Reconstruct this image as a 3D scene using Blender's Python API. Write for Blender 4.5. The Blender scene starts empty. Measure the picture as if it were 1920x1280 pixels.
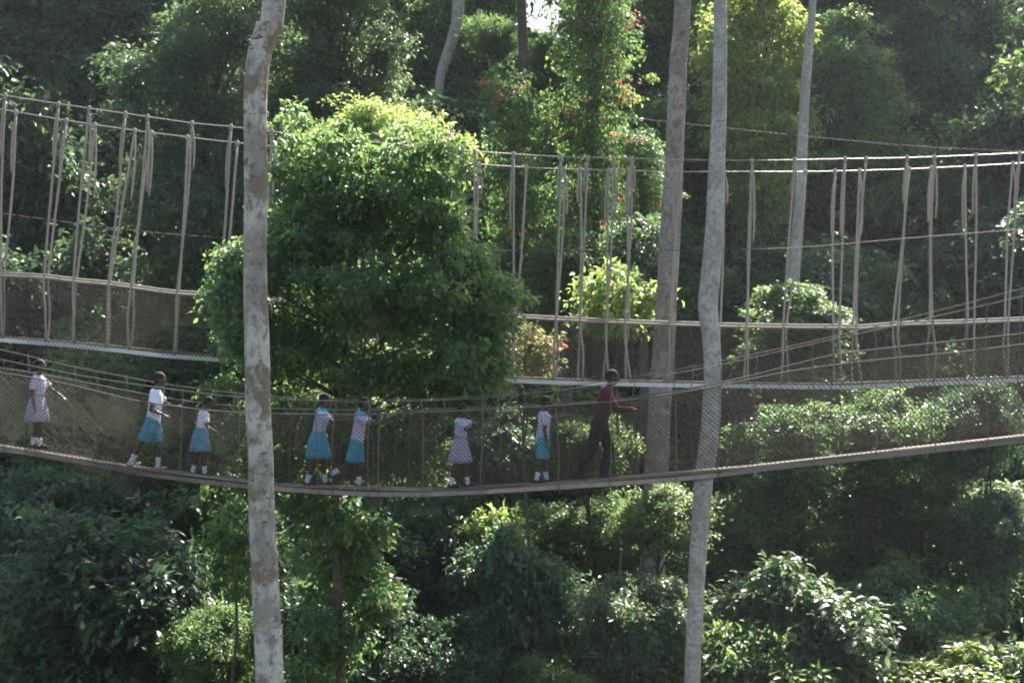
import bpy, bmesh, math, random
import numpy as np
from mathutils import Vector, Matrix

# ------------------------------------------------------------------ camera, sky, sun, exposure
SC = bpy.context.scene
COL = SC.collection
F = 3600.0                       # focal length in pixels of the 1920 wide photograph
def P(px, py, d):                # a pixel and a distance make a point
    return Vector(((px - 960.0) / F * d, d, (640.0 - py) / F * d))

cam_d = bpy.data.cameras.new('camera'); cam = bpy.data.objects.new('camera', cam_d); COL.objects.link(cam)
cam.location = (0, 0, 0); cam.rotation_euler = (math.radians(90), 0, 0)
cam_d.sensor_width = 36.0; cam_d.lens = 36.0 * F / 1920.0
cam_d.clip_start = 0.5; cam_d.clip_end = 3000
cam_d.dof.use_dof = True; cam_d.dof.focus_distance = 28.0; cam_d.dof.aperture_fstop = 3.2
SC.camera = cam

SUN_EL, SUN_AZ = math.radians(44), math.radians(20)     # behind the forest, a little to the right
world = bpy.data.worlds.new('World'); SC.world = world; world.use_nodes = True
wn = world.node_tree.nodes; wl = world.node_tree.links
sky = wn.new('ShaderNodeTexSky'); sky.sky_type = 'NISHITA'; sky.sun_disc = False
sky.sun_elevation = SUN_EL; sky.sun_rotation = SUN_AZ; sky.air_density = 1.2; sky.dust_density = 2.0
wl.new(sky.outputs[0], wn['Background'].inputs[0]); wn['Background'].inputs[1].default_value = 0.07

sd = bpy.data.lights.new('sun', 'SUN'); sd.energy = 5.0; sd.angle = math.radians(0.53); sd.color = (1.0, 0.95, 0.86)
sun = bpy.data.objects.new('sun', sd); COL.objects.link(sun)
sdir = Vector((math.sin(SUN_AZ) * math.cos(SUN_EL), math.cos(SUN_AZ) * math.cos(SUN_EL), math.sin(SUN_EL)))
sun.rotation_euler = sdir.to_track_quat('Z', 'Y').to_euler(); sun.location = (0, 0, 60)

SC.view_settings.view_transform = 'Standard'; SC.view_settings.look = 'None'
SC.view_settings.exposure = 1.9; SC.view_settings.gamma = 1.0; SC.view_settings.use_curve_mapping = False
SC.cycles.max_bounces = 6; SC.cycles.diffuse_bounces = 3; SC.cycles.glossy_bounces = 2
SC.cycles.transmission_bounces = 4; SC.cycles.transparent_max_bounces = 4; SC.cycles.volume_bounces = 0
SC.cycles.use_denoising = True
SC.cycles.sample_clamp_indirect = 6.0
SC.cycles.pixel_filter_type = 'BLACKMAN_HARRIS'; SC.cycles.filter_width = 1.9

rng = np.random.default_rng(7); random.seed(7)

# ------------------------------------------------------------------ materials
def new_mat(name):
    m = bpy.data.materials.new(name); m.use_nodes = True
    return m, m.node_tree.nodes, m.node_tree.links, m.node_tree.nodes['Principled BSDF']

def leaf_mat(name, c1, c2, red=None, redf=0.0, rough=0.42, trans=0.5, spec=0.7):
    m, n, l, b = new_mat(name)
    at = n.new('ShaderNodeAttribute'); at.attribute_name = 'rnd'
    oi = n.new('ShaderNodeObjectInfo')
    mix = n.new('ShaderNodeMix'); mix.data_type = 'RGBA'
    l.new(at.outputs['Fac'], mix.inputs[0])
    mix.inputs[6].default_value = (*c1, 1); mix.inputs[7].default_value = (*c2, 1)
    col = mix.outputs[2]
    if red:
        gt = n.new('ShaderNodeMath'); gt.operation = 'GREATER_THAN'; gt.inputs[1].default_value = 1 - redf
        at2 = n.new('ShaderNodeAttribute'); at2.attribute_name = 'rnd2'
        l.new(at2.outputs['Fac'], gt.inputs[0])
        m2 = n.new('ShaderNodeMix'); m2.data_type = 'RGBA'
        l.new(gt.outputs[0], m2.inputs[0]); l.new(col, m2.inputs[6]); m2.inputs[7].default_value = (*red, 1)
        col = m2.outputs[2]
    hs = n.new('ShaderNodeHueSaturation')
    mr = n.new('ShaderNodeMapRange'); l.new(oi.outputs['Random'], mr.inputs[0]); mr.inputs[3].default_value = 0.485; mr.inputs[4].default_value = 0.515
    hs.inputs['Saturation'].default_value = 0.97; l.new(mr.outputs[0], hs.inputs['Hue']); l.new(col, hs.inputs['Color'])
    l.new(hs.outputs[0], b.inputs['Base Color'])
    b.inputs['Roughness'].default_value = rough; b.inputs['Specular IOR Level'].default_value = spec
    tr = n.new('ShaderNodeBsdfTranslucent')
    br = n.new('ShaderNodeHueSaturation'); br.inputs['Value'].default_value = 4.2; br.inputs['Hue'].default_value = 0.480; br.inputs['Saturation'].default_value = 1.02
    l.new(hs.outputs[0], br.inputs['Color']); l.new(br.outputs[0], tr.inputs['Color'])
    ms = n.new('ShaderNodeMixShader'); ms.inputs[0].default_value = trans
    l.new(b.outputs[0], ms.inputs[1]); l.new(tr.outputs[0], ms.inputs[2])
    l.new(ms.outputs[0], n['Material Output'].inputs['Surface'])
    return m

M = {}
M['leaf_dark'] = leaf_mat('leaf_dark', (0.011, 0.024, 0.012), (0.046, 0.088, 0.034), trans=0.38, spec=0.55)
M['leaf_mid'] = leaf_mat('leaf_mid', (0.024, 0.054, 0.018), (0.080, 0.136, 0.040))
M['leaf_lime'] = leaf_mat('leaf_lime', (0.070, 0.115, 0.030), (0.155, 0.205, 0.055), red=(0.16, 0.09, 0.05), redf=0.02, trans=0.5)
M['leaf_gloss'] = leaf_mat('leaf_gloss', (0.030, 0.062, 0.026), (0.062, 0.105, 0.040), rough=0.42, spec=1.0, trans=0.4)
M['leaf_vine'] = leaf_mat('leaf_vine', (0.022, 0.052, 0.018), (0.085, 0.135, 0.036), red=(0.17, 0.075, 0.05), redf=0.05)
M['leaf_rust'] = leaf_mat('leaf_rust', (0.060, 0.090, 0.028), (0.120, 0.130, 0.040), red=(0.22, 0.10, 0.05), redf=0.14, trans=0.5)
M['litter'] = leaf_mat('litter', (0.020, 0.036, 0.016), (0.055, 0.060, 0.026), trans=0.2)

def bark_mat(name, base, light, dark, brown, scale=1.0, rough=0.85, blotch=0.5):
    m, n, l, b = new_mat(name)
    tc = n.new('ShaderNodeTexCoord')
    def noise(s, det, ro=0.6, zs=1.0):
        mp = n.new('ShaderNodeMapping'); mp.inputs['Scale'].default_value = (1, 1, zs); l.new(tc.outputs['Object'], mp.inputs[0])
        t = n.new('ShaderNodeTexNoise'); t.inputs['Scale'].default_value = s * scale; t.inputs['Detail'].default_value = det; t.inputs['Roughness'].default_value = ro
        l.new(mp.outputs[0], t.inputs['Vector']); return t.outputs[0]
    def ramp(src, a, bb):
        r = n.new('ShaderNodeMapRange'); r.inputs[1].default_value = a; r.inputs[2].default_value = bb; r.clamp = True
        l.new(src, r.inputs[0]); return r.outputs[0]
    def mix(f, a, c):
        x = n.new('ShaderNodeMix'); x.data_type = 'RGBA'; l.new(f, x.inputs[0])
        if isinstance(a, tuple): x.inputs[6].default_value = (*a, 1)
        else: l.new(a, x.inputs[6])
        if isinstance(c, tuple): x.inputs[7].default_value = (*c, 1)
        else: l.new(c, x.inputs[7])
        return x.outputs[2]
    c = mix(ramp(noise(1.6, 6, 0.62, 0.8), 0.44, 0.56), base, light)
    c = mix(ramp(noise(2.3, 8, 0.7, 0.9), 0.60 - 0.1 * blotch, 0.66 - 0.1 * blotch), c, brown)
    c = mix(ramp(noise(7, 8, 0.75, 0.8), 0.50, 0.60), c, tuple(.6 * a_ + .4 * b_ for a_, b_ in zip(base, dark)))
    c = mix(ramp(noise(11, 5, 0.7, 0.5), 0.56, 0.70), c, dark)
    c = mix(ramp(noise(5.0, 6, 0.6, 2.2), 0.62, 0.66), c, dark)
    l.new(c, b.inputs['Base Color']); b.inputs['Roughness'].default_value = rough; b.inputs['Specular IOR Level'].default_value = 0.25
    bp = n.new('ShaderNodeBump'); bp.inputs['Strength'].default_value = 0.5; bp.inputs['Distance'].default_value = 0.02
    l.new(noise(18, 6, 0.7, 0.6), bp.inputs['Height']); l.new(bp.outputs[0], b.inputs['Normal'])
    return m
M['bark_pale'] = bark_mat('bark_pale', (0.31, 0.28, 0.24), (0.53, 0.495, 0.43), (0.13, 0.115, 0.095), (0.215, 0.165, 0.115), blotch=0.85)
M['bark_grey'] = bark_mat('bark_grey', (0.35, 0.33, 0.295), (0.48, 0.455, 0.415), (0.15, 0.14, 0.125), (0.26, 0.225, 0.19), scale=2.0, blotch=0.3)
M['bark_brown'] = bark_mat('bark_brown', (0.26, 0.225, 0.195), (0.37, 0.325, 0.285), (0.09, 0.075, 0.06), (0.20, 0.14, 0.10), scale=1.5)
M['bark_dark'] = bark_mat('bark_dark', (0.085, 0.068, 0.052), (0.13, 0.11, 0.09), (0.04, 0.034, 0.028), (0.10, 0.07, 0.05), scale=1.5)

def plain(name, c, rough=0.7, metal=0.0, var=0.25, scale=8.0, spec=0.4, bump=0.0):
    m, n, l, b = new_mat(name)
    tc = n.new('ShaderNodeTexCoord')
    t = n.new('ShaderNodeTexNoise'); t.inputs['Scale'].default_value = scale; t.inputs['Detail'].default_value = 5
    l.new(tc.outputs['Object'], t.inputs['Vector'])
    x = n.new('ShaderNodeMix'); x.data_type = 'RGBA'; l.new(t.outputs[0], x.inputs[0])
    x.inputs[6].default_value = tuple(v * (1 - var) for v in c) + (1,); x.inputs[7].default_value = tuple(min(1, v * (1 + var)) for v in c) + (1,)
    l.new(x.outputs[2], b.inputs['Base Color']); b.inputs['Roughness'].default_value = rough; b.inputs['Metallic'].default_value = metal
    b.inputs['Specular IOR Level'].default_value = spec
    if bump:
        bp = n.new('ShaderNodeBump'); bp.inputs['Strength'].default_value = bump; bp.inputs['Distance'].default_value = 0.01
        l.new(t.outputs[0], bp.inputs['Height']); l.new(bp.outputs[0], b.inputs['Normal'])
    return m
M['rope'] = plain('rope', (0.36, 0.31, 0.26), 0.85, scale=30, var=0.35, bump=0.6)
M['rope_dark'] = plain('rope_dark', (0.16, 0.142, 0.12), 0.85, scale=30, var=0.3)
M['steel'] = plain('steel', (0.36, 0.33, 0.31), 0.5, 0.6, scale=20)
M['wire'] = plain('wire', (0.10, 0.075, 0.065), 0.7, 0.2, scale=20)
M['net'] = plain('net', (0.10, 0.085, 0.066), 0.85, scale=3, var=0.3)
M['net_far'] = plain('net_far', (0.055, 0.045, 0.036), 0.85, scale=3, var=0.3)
M['alu'] = plain('alu', (0.62, 0.63, 0.64), 0.45, 0.35, scale=6, var=0.15)
M['plank'] = plain('plank', (0.27, 0.23, 0.19), 0.8, scale=9, var=0.45, bump=0.4)
pm_ = M['plank'].node_tree; pn_, pl_ = pm_.nodes, pm_.links
oi_ = pn_.new('ShaderNodeObjectInfo'); mr_ = pn_.new('ShaderNodeMapRange'); mr_.inputs[3].default_value = 0.6; mr_.inputs[4].default_value = 1.25; pl_.new(oi_.outputs['Random'], mr_.inputs[0])
hv_ = pn_.new('ShaderNodeHueSaturation'); pl_.new(mr_.outputs[0], hv_.inputs['Value'])
pb_ = pn_['Principled BSDF']; src_ = pb_.inputs['Base Color'].links[0].from_socket; pl_.new(src_, hv_.inputs['Color']); pl_.new(hv_.outputs[0], pb_.inputs['Base Color'])
M['skin'] = plain('skin', (0.075, 0.042, 0.028), 0.5, scale=14, var=0.15)
M['hair'] = plain('hair', (0.012, 0.010, 0.009), 0.8, scale=60, var=0.4, bump=0.8)
M['eye'] = plain('eye', (0.6, 0.57, 0.53), 0.3, var=0.05)
M['sock'] = plain('sock', (0.72, 0.70, 0.74), 0.9, var=0.08)
M['shoe'] = plain('shoe', (0.02, 0.02, 0.022), 0.45, var=0.2)
M['shoe_white'] = plain('shoe_white', (0.66, 0.64, 0.68), 0.6, var=0.08)
M['white_cloth'] = plain('white_cloth', (0.74, 0.74, 0.84), 0.9, var=0.06, scale=12, bump=0.3)
M['turq'] = plain('turq', (0.075, 0.33, 0.44), 0.85, var=0.3, scale=14, bump=0.3)
M['turq_dull'] = plain('turq_dull', (0.14, 0.30, 0.40), 0.9, var=0.12, scale=10, bump=0.3)
M['maroon'] = plain('maroon', (0.075, 0.012, 0.018), 0.85, var=0.2, scale=12, bump=0.3)
M['red'] = plain('red', (0.26, 0.02, 0.035), 0.8, var=0.1)
M['black_cloth'] = plain('black_cloth', (0.013, 0.013, 0.016), 0.9, var=0.3, scale=10)

def check_mat(name, c1, c2, sc, vert=False):
    m, n, l, b = new_mat(name)
    tc = n.new('ShaderNodeTexCoord'); sp = n.new('ShaderNodeSeparateXYZ'); l.new(tc.outputs['Object'], sp.inputs[0])
    fs = []
    for ax in ((2, 0) if not vert else (0, 2)):
        mu = n.new('ShaderNodeMath'); mu.operation = 'MULTIPLY'; mu.inputs[1].default_value = sc; l.new(sp.outputs[ax], mu.inputs[0])
        fr = n.new('ShaderNodeMath'); fr.operation = 'FRACT'; l.new(mu.outputs[0], fr.inputs[0])
        gt = n.new('ShaderNodeMath'); gt.operation = 'GREATER_THAN'; gt.inputs[1].default_value = 0.55; l.new(fr.outputs[0], gt.inputs[0])
        fs.append(gt.outputs[0])
    ad = n.new('ShaderNodeMath'); ad.operation = 'MULTIPLY_ADD'; ad.inputs[1].default_value = 0.25
    l.new(fs[1], ad.inputs[0])
    m3 = n.new('ShaderNodeMath'); m3.operation = 'MULTIPLY'; m3.inputs[1].default_value = 0.75; l.new(fs[0], m3.inputs[0]); l.new(m3.outputs[0], ad.inputs[2])
    x = n.new('ShaderNodeMix'); x.data_type = 'RGBA'; l.new(ad.outputs[0], x.inputs[0]); x.inputs[6].default_value = (*c1, 1); x.inputs[7].default_value = (*c2, 1)
    l.new(x.outputs[2], b.inputs['Base Color']); b.inputs['Roughness'].default_value = 0.9
    return m
M['check'] = check_mat('check', (0.56, 0.53, 0.64), (0.20, 0.18, 0.25), 26.0)
M['check_light'] = check_mat('check_light', (0.66, 0.62, 0.74), (0.36, 0.33, 0.44), 30.0, True)

def ground_mat():
    m, n, l, b = new_mat('forest_floor')
    tc = n.new('ShaderNodeTexCoord')
    t = n.new('ShaderNodeTexNoise'); t.inputs['Scale'].default_value = 0.8; t.inputs['Detail'].default_value = 10; t.inputs['Roughness'].default_value = 0.7
    l.new(tc.outputs['Object'], t.inputs['Vector'])
    r = n.new('ShaderNodeValToRGB'); l.new(t.outputs[0], r.inputs[0])
    r.color_ramp.elements[0].position = 0.35; r.color_ramp.elements[0].color = (0.030, 0.030, 0.018, 1)
    r.color_ramp.elements[1].position = 0.7; r.color_ramp.elements[1].color = (0.085, 0.070, 0.045, 1)
    l.new(r.outputs[0], b.inputs['Base Color']); b.inputs['Roughness'].default_value = 0.95
    bp = n.new('ShaderNodeBump'); bp.inputs['Distance'].default_value = 0.1; l.new(t.outputs[0], bp.inputs['Height']); l.new(bp.outputs[0], b.inputs['Normal'])
    return m
M['ground'] = ground_mat()

# ------------------------------------------------------------------ helpers
def link(name, me, mat=None, parent=None):
    o = bpy.data.objects.new(name, me); COL.objects.link(o)
    if mat is not None and me is not None and len(me.materials) == 0: me.materials.append(mat)
    if parent is not None: o.parent = parent
    return o
def tag(o, label, cat, group=None):
    o['label'] = label; o['category'] = cat
    if group: o['group'] = group
    return o
def thing(name, label, cat, loc=(0, 0, 0), group=None):
    o = bpy.data.objects.new(name, None); COL.objects.link(o); o.location = loc; o.empty_display_size = 0.2
    return tag(o, label, cat, group)
def mesh(name, v, f, smooth=True):
    me = bpy.data.meshes.new(name); me.from_pydata([tuple(x) for x in v], [], f); me.update()
    if smooth: me.polygons.foreach_set('use_smooth', [True] * len(me.polygons))
    return me
def np_mesh(name, V, T, attrs=None, smooth=False):
    """V (n,3) vertices, T (m,3) triangles."""
    me = bpy.data.meshes.new(name); n, m = len(V), len(T)
    me.vertices.add(n); me.vertices.foreach_set('co', np.ascontiguousarray(V, np.float32).ravel())
    me.loops.add(m * 3); me.loops.foreach_set('vertex_index', np.ascontiguousarray(T, np.int32).ravel())
    me.polygons.add(m); me.polygons.foreach_set('loop_start', np.arange(0, m * 3, 3, dtype=np.int32))
    me.update(calc_edges=True)
    if smooth: me.polygons.foreach_set('use_smooth', np.ones(m, bool))
    for k, a in (attrs or {}).items():
        at = me.attributes.new(k, 'FLOAT', 'POINT'); at.data.foreach_set('value', np.ascontiguousarray(a, np.float32))
    return me

def tube_vf(pts, rad, sides=8, v=None, f=None, cap=True, wob=0.0):
    v = [] if v is None else v; f = [] if f is None else f
    pts = [Vector(p) for p in pts]; n = len(pts)
    if not hasattr(rad, '__len__'): rad = [rad] * n
    base = len(v); up = None
    for i, p in enumerate(pts):
        t = (pts[min(i + 1, n - 1)] - pts[max(i - 1, 0)]).normalized()
        if up is None:
            up = Vector((0, 1, 0)) if abs(t.y) < 0.9 else Vector((1, 0, 0))
        s = t.cross(up).normalized(); up = s.cross(t).normalized()
        for k in range(sides):
            a = 2 * math.pi * k / sides
            r = rad[i] * (1 + (wob * (math.sin(3 * a + p.z * 1.3) * 0.5 + math.sin(2 * a - p.z * 2.1 + 1.0) * 0.5 + random.uniform(-.35, .35)) if wob else 0))
            v.append(p + s * (math.cos(a) * r) + up * (math.sin(a) * r))
    for i in range(n - 1):
        for k in range(sides):
            a = base + i * sides + k; b = base + i * sides + (k + 1) % sides
            f.append((a, b, b + sides, a + sides))
    if cap:
        f.append(tuple(base + k for k in range(sides))[::-1]); f.append(tuple(base + (n - 1) * sides + k for k in range(sides)))
    return v, f
def tube(name, pts, rad, mat, parent=None, sides=8, wob=0.0):
    v, f = tube_vf(pts, rad, sides, wob=wob)
    return link(name, mesh(name, v, f), mat, parent)
def smooth_pts(pts, step=4):
    """Catmull-Rom through a list of vectors/tuples."""
    p = [np.array(q, float) for q in pts]; p = [2 * p[0] - p[1]] + p + [2 * p[-1] - p[-2]]
    out = []
    for i in range(1, len(p) - 2):
        for k in range(step):
            t = k / step
            out.append(0.5 * ((2 * p[i]) + (-p[i-1] + p[i+1]) * t + (2*p[i-1] - 5*p[i] + 4*p[i+1] - p[i+2]) * t*t + (-p[i-1] + 3*p[i] - 3*p[i+1] + p[i+2]) * t**3))
    out.append(p[-2]); return out
def box_vf(c, sx, sy, sz, v, f):
    b = len(v); c = Vector(c)
    for dx in (-.5, .5):
        for dy in (-.5, .5):
            for dz in (-.5, .5): v.append(c + Vector((dx * sx, dy * sy, dz * sz)))
    for q in ((0, 1, 3, 2), (4, 6, 7, 5), (0, 4, 5, 1), (2, 3, 7, 6), (0, 2, 6, 4), (1, 5, 7, 3)): f.append(tuple(b + i for i in q))

# ------------------------------------------------------------------ terrain
def ground_z(x, y):
    x = np.asarray(x, float); y = np.asarray(y, float)
    t = np.clip((y - 38) / 100.0, 0, 1); s = t * t * (3 - 2 * t)
    z = -17 + 31 * s + np.clip((y - 138) * 0.05, 0, 14) + 3 * np.clip((-y - 20) / 60, 0, 4)
    z += 1.2 * np.sin(x * 0.09 + 1.0) * np.cos(y * 0.07) + 0.5 * np.sin(x * 0.31 + y * 0.23) + 0.25 * np.sin(x * 0.7 - y * 0.55)
    return z
def build_ground():
    a = np.linspace(-1, 1, 181); xs = 30 * a * 4 + 1400 * a ** 5; ys = 60 + 100 * a + 1400 * a ** 5
    X, Y = np.meshgrid(xs, ys); Z = ground_z(X, Y); n = len(a)
    V = np.stack([X, Y, Z], -1).reshape(-1, 3)
    i = np.arange(n * n).reshape(n, n)
    q = np.stack([i[:-1, :-1], i[:-1, 1:], i[1:, 1:], i[1:, :-1]], -1).reshape(-1, 4)
    T = np.concatenate([q[:, [0, 1, 2]], q[:, [0, 2, 3]]])
    o = link('ground', np_mesh('ground', V, T, smooth=True), M['ground']); o['kind'] = 'structure'
build_ground()

# ------------------------------------------------------------------ foliage
def nrm(a): return a / np.maximum(np.linalg.norm(a, axis=-1, keepdims=True), 1e-9)
def leaves(pos, out, L, ratio=0.48, fine=False, droop=0.35, up=0.9, jit=0.75, rnd=None):
    """Leaf blades at pos, growing along `out`: folded blades of 2 (or 4) triangles."""
    n = len(pos)
    d = nrm(out * 0.6 + rng.normal(0, 0.6, (n, 3)) + np.array([0, 0, -droop]))
    nn = np.array([0, 0, up]) + out * 0.35 + rng.normal(0, 1, (n, 3)) * jit * 0.6
    s = nrm(np.cross(d, nn)); nn = np.cross(s, d)
    Ls = (L * rng.uniform(0.6, 1.25, n))[:, None]; W = Ls * ratio * rng.uniform(0.8, 1.2, (n, 1)) * 0.5
    fold = nn * W * 0.35
    if not fine:
        a = pos; b = pos + d * Ls * 0.45 + s * W + fold; c = pos + d * Ls - nn * Ls * 0.12; e = pos + d * Ls * 0.45 - s * W + fold
        V = np.stack([a, b, c, e], 1).reshape(-1, 3); k = 4
        t = np.array([[0, 1, 2], [0, 2, 3]])
    else:
        a = pos; c = pos + d * Ls - nn * Ls * 0.2; mid = pos + d * Ls * 0.5 - nn * Ls * 0.02
        b1 = pos + d * Ls * 0.30 + s * W * 0.92 + fold; b2 = pos + d * Ls * 0.66 + s * W * 0.8 + fold - nn * Ls * .06
        e1 = pos + d * Ls * 0.30 - s * W * 0.92 + fold; e2 = pos + d * Ls * 0.66 - s * W * 0.8 + fold - nn * Ls * .06
        V = np.stack([a, b1, b2, c, e2, e1, mid], 1).reshape(-1, 3); k = 7
        t = np.array([[0, 1, 6], [1, 2, 6], [2, 3, 6], [3, 4, 6], [4, 5, 6], [5, 0, 6]])
    T = (np.arange(n)[:, None, None] * k + t[None]).reshape(-1, 3)
    r1 = rng.random(n) if rnd is None else np.clip(rnd + rng.normal(0, 0.18, n), 0, 1)
    return V, T, np.repeat(r1, k), np.repeat(rng.random(n), k)

def crown(name, lobes, n_clump, per, L, rc=0.42, shell=0.45, fine=False, flat=0.55, ratio=0.48, droop=0.35, up=0.9, jit=0.75):
    """Crown: leafy sprays gathered towards the outside of several lobes (cx,cy,cz,rx,ry,rz)."""
    lob = np.array(lobes, float); vol = np.cbrt(lob[:, 3] * lob[:, 4] * lob[:, 5]) ** 2
    which = rng.choice(len(lob), n_clump, p=vol / vol.sum())
    dirs = nrm(rng.normal(0, 1, (n_clump, 3))); rad = rng.random(n_clump) ** shell
    shoot = rng.random(n_clump) < 0.16; rad = np.where(shoot, rng.uniform(1.05, 1.55, n_clump), rad)
    c = lob[which, :3] + dirs * lob[which, 3:6] * rad[:, None]
    o = nrm(nrm(dirs) + nrm(c - lob[:, :3].mean(0)) * 0.5)
    size = rng.uniform(0.5, 1.5, n_clump) * rc * np.where(shoot, 0.6, 1.0)
    pc = np.repeat(np.arange(n_clump), per)
    off = rng.normal(0, 0.5, (len(pc), 3)) * np.array([1, 1, flat])
    pos = c[pc] + off * size[pc][:, None] + np.stack([np.zeros(len(pc))] * 2 + [-0.25 * (off[:, 0] ** 2 + off[:, 1] ** 2) * size[pc]], 1)
    V, T, r, r2 = leaves(pos, nrm(o[pc] + off * 0.8), L, ratio, fine, droop, up, jit, rnd=rng.random(n_clump)[pc])
    # reddish flushes gather in whole sprays
    k = len(V) // len(pos); cl = np.repeat(rng.random(n_clump)[pc], k); r2 = 0.93 * cl + 0.07 * r2
    r2 = (np.argsort(np.argsort(r2))) / len(r2)
    me = np_mesh(name, V, T, {'rnd': r, 'rnd2': r2}); return me

def lobes_round(n, R, rz, rl, seed):
    g = np.random.default_rng(seed); out = [(0, 0, 0, R * 0.62, R * 0.62, rz * 0.62)]
    for i in range(n):
        d = nrm(g.normal(0, 1, 3)); d[2] = d[2] * 0.8 + 0.1; q = g.uniform(0.5, 0.75)
        s = g.uniform(0.75, 1.3) * rl
        out.append((d[0] * R * q, d[1] * R * q, d[2] * rz * q, s, s, s * 0.75))
    return out
PROTO = {}
def proto(key, lobes, **kw):
    PROTO[key] = (crown('crown_' + key, lobes, **kw), lobes)
for i, sdv in enumerate((11, 12, 13)):
    proto('broad%d' % i, lobes_round(9, 3.0, 2.5, 1.15, sdv), n_clump=420, per=38, L=0.24, rc=0.62)
for i, sdv in enumerate((21, 22)):
    proto('fine%d' % i, lobes_round(11, 3.0, 2.7, 1.0, sdv), n_clump=560, per=44, L=0.17, rc=0.5)
for i, sdv in enumerate((31, 32)):
    proto('big%d' % i, lobes_round(8, 3.0, 2.6, 1.2, sdv), n_clump=300, per=26, L=0.40, rc=0.8, ratio=0.55, fine=True)
def col_lobes(seed, h, r):
    g = np.random.default_rng(seed); out = []
    for i in range(16):
        z = -h / 2 + h * (i + 0.5) / 16; a = g.uniform(0, 6.28); q = g.uniform(0.1, 0.5) * r; s = r * g.uniform(0.6, 0.95)
        out.append((math.cos(a) * q, math.sin(a) * q, z, s, s, h / 16 * 1.3))
    return out
def lobes_tall(seed, R, h, n):
    g = np.random.default_rng(seed); out = [(0, 0, 0, R * .5, R * .5, h * .42)]
    for i in range(n):
        t = (i + g.uniform(0, 1)) / n; z = -h / 2 + h * t; w = R * (0.5 + 0.5 * math.sin(math.pi * min(1, t * 1.15)) ** .6)
        a = g.uniform(0, 6.28); q = g.uniform(0.3, 0.95) * w; s = g.uniform(0.35, 1.2)
        out.append((math.cos(a) * q, math.sin(a) * q, z, s, s, s * (g.uniform(1.2, 2.2) if g.random() < .35 else g.uniform(.45, .8))))
    return out
for i, sdv in enumerate((51, 52, 53)):
    proto('tall%d' % i, lobes_tall(sdv, 3.0, 9.5, 34), n_clump=1000, per=30, L=0.30, rc=0.58, droop=0.5, shell=0.4)
proto('tallfine', lobes_tall(54, 3.0, 9.5, 40), n_clump=1100, per=42, L=0.20, rc=0.55, up=1.3, jit=.65, droop=0.45, shell=0.4)
def lobes_mound(seed, R, n):
    g = np.random.default_rng(seed); out = []
    for i in range(n):
        a = g.uniform(0, 6.28); q = R * g.uniform(0, .85) ** .7; z = R * (0.55 * math.cos(q / R * 1.4) * g.uniform(.3, 1.25) - .25) ; s = g.uniform(0.45, 1.15)
        out.append((math.cos(a) * q, math.sin(a) * q, z, s, s, s * .7))
        if i % 2: out.append((math.cos(a) * q * .8, math.sin(a) * q * .8, z - 1.6, s * 1.3, s * 1.3, s * 1.2))
    return out
for i, sdv in enumerate((61, 62)):
    proto('mound%d' % i, lobes_mound(sdv, 3.0, 18), n_clump=580, per=34, L=0.26, rc=0.55)
proto('moundbig', lobes_mound(63, 3.0, 15), n_clump=520, per=26, L=0.34, rc=0.7, ratio=0.52, fine=True, up=1.5, jit=.6)
proto('moundfine', lobes_mound(64, 3.0, 20), n_clump=760, per=40, L=0.16, rc=0.45)
proto('sprig0', lobes_mound(65, 3.0, 9), n_clump=120, per=16, L=0.62, rc=1.0, ratio=.5, fine=True)
proto('sprig1', lobes_mound(66, 3.0, 11), n_clump=150, per=18, L=0.5, rc=.9, ratio=.45, fine=True)
proto('column0', col_lobes(41, 12.0, 1.5), n_clump=620, per=42, L=0.17, rc=0.5, droop=0.9, up=0.5)
proto('column1', col_lobes(42, 9.0, 1.3), n_clump=480, per=42, L=0.17, rc=0.48, droop=0.9, up=0.5)

def ramp_r(n, a, b): return [a + (b - a) * i / (n - 1) for i in range(n)]
_tree_n = [0]
def tree(px, py, d, rpx, key, mat, label, name='forest_tree', group=None, zs=1.0, bark='bark_dark', rz=None, lean=0.0, cat='tree'):
    _tree_n[0] += 1
    c = P(px, py, d); me, lobes = PROTO[key]; s = rpx / F * d / 3.0
    if key.startswith('column'): s = rpx / F * d / 1.6
    gx = c.x + lean; gz = float(ground_z(gx, d)) - 0.3
    root = thing(name, label, cat, (gx, d, gz), group)
    cr = link('crown', me, None, root); cr.location = (c.x - gx, 0, c.z - gz); cr.scale = (s, s, s * zs)
    cr.rotation_euler = (0, 0, random.uniform(0, 6.28) if rz is None else rz)
    if len(me.materials) == 0: me.materials.append(mat)
    cr.material_slots[0].link = 'OBJECT'; cr.material_slots[0].material = mat
    # trunk and limbs
    h = c.z - gz; r0 = min(0.28, max(0.04, 0.010 * h + 0.012 * s * 3))
    g = random.Random(_tree_n[0] * 13)
    if cat != 'tree': r0 = min(r0, 0.06)
    n = 8; pts = []
    for i in range(n):
        t = i / (n - 1); pts.append(Vector(((c.x - gx) * t + g.uniform(-.12, .12) * math.sin(t * 3.1) * min(2, h / 6), g.uniform(-.1, .1) * math.sin(t * 3.1), h * t * 1.0)))
    v, f = tube_vf(pts, ramp_r(n, r0, r0 * 0.45), 10, wob=0.06)
    rot = Matrix.Rotation(cr.rotation_euler.z, 3, 'Z')
    for lb in lobes[1::2] if not key.startswith('column') else lobes[8::3]:
        e = rot @ Vector((lb[0] * s, lb[1] * s, lb[2] * s * zs)) + Vector((c.x - gx, 0, h))
        b = pts[-2].lerp(pts[-1], g.uniform(0, 1)); mid = b.lerp(e, 0.5) + Vector((0, 0, 0.12 * (e - b).length))
        tube_vf([b, mid, e], [r0 * 0.38, r0 * 0.24, r0 * 0.08], 6, v, f)
    link('trunk', mesh('trunk', v, f), M[bark], root)
    return root

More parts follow.
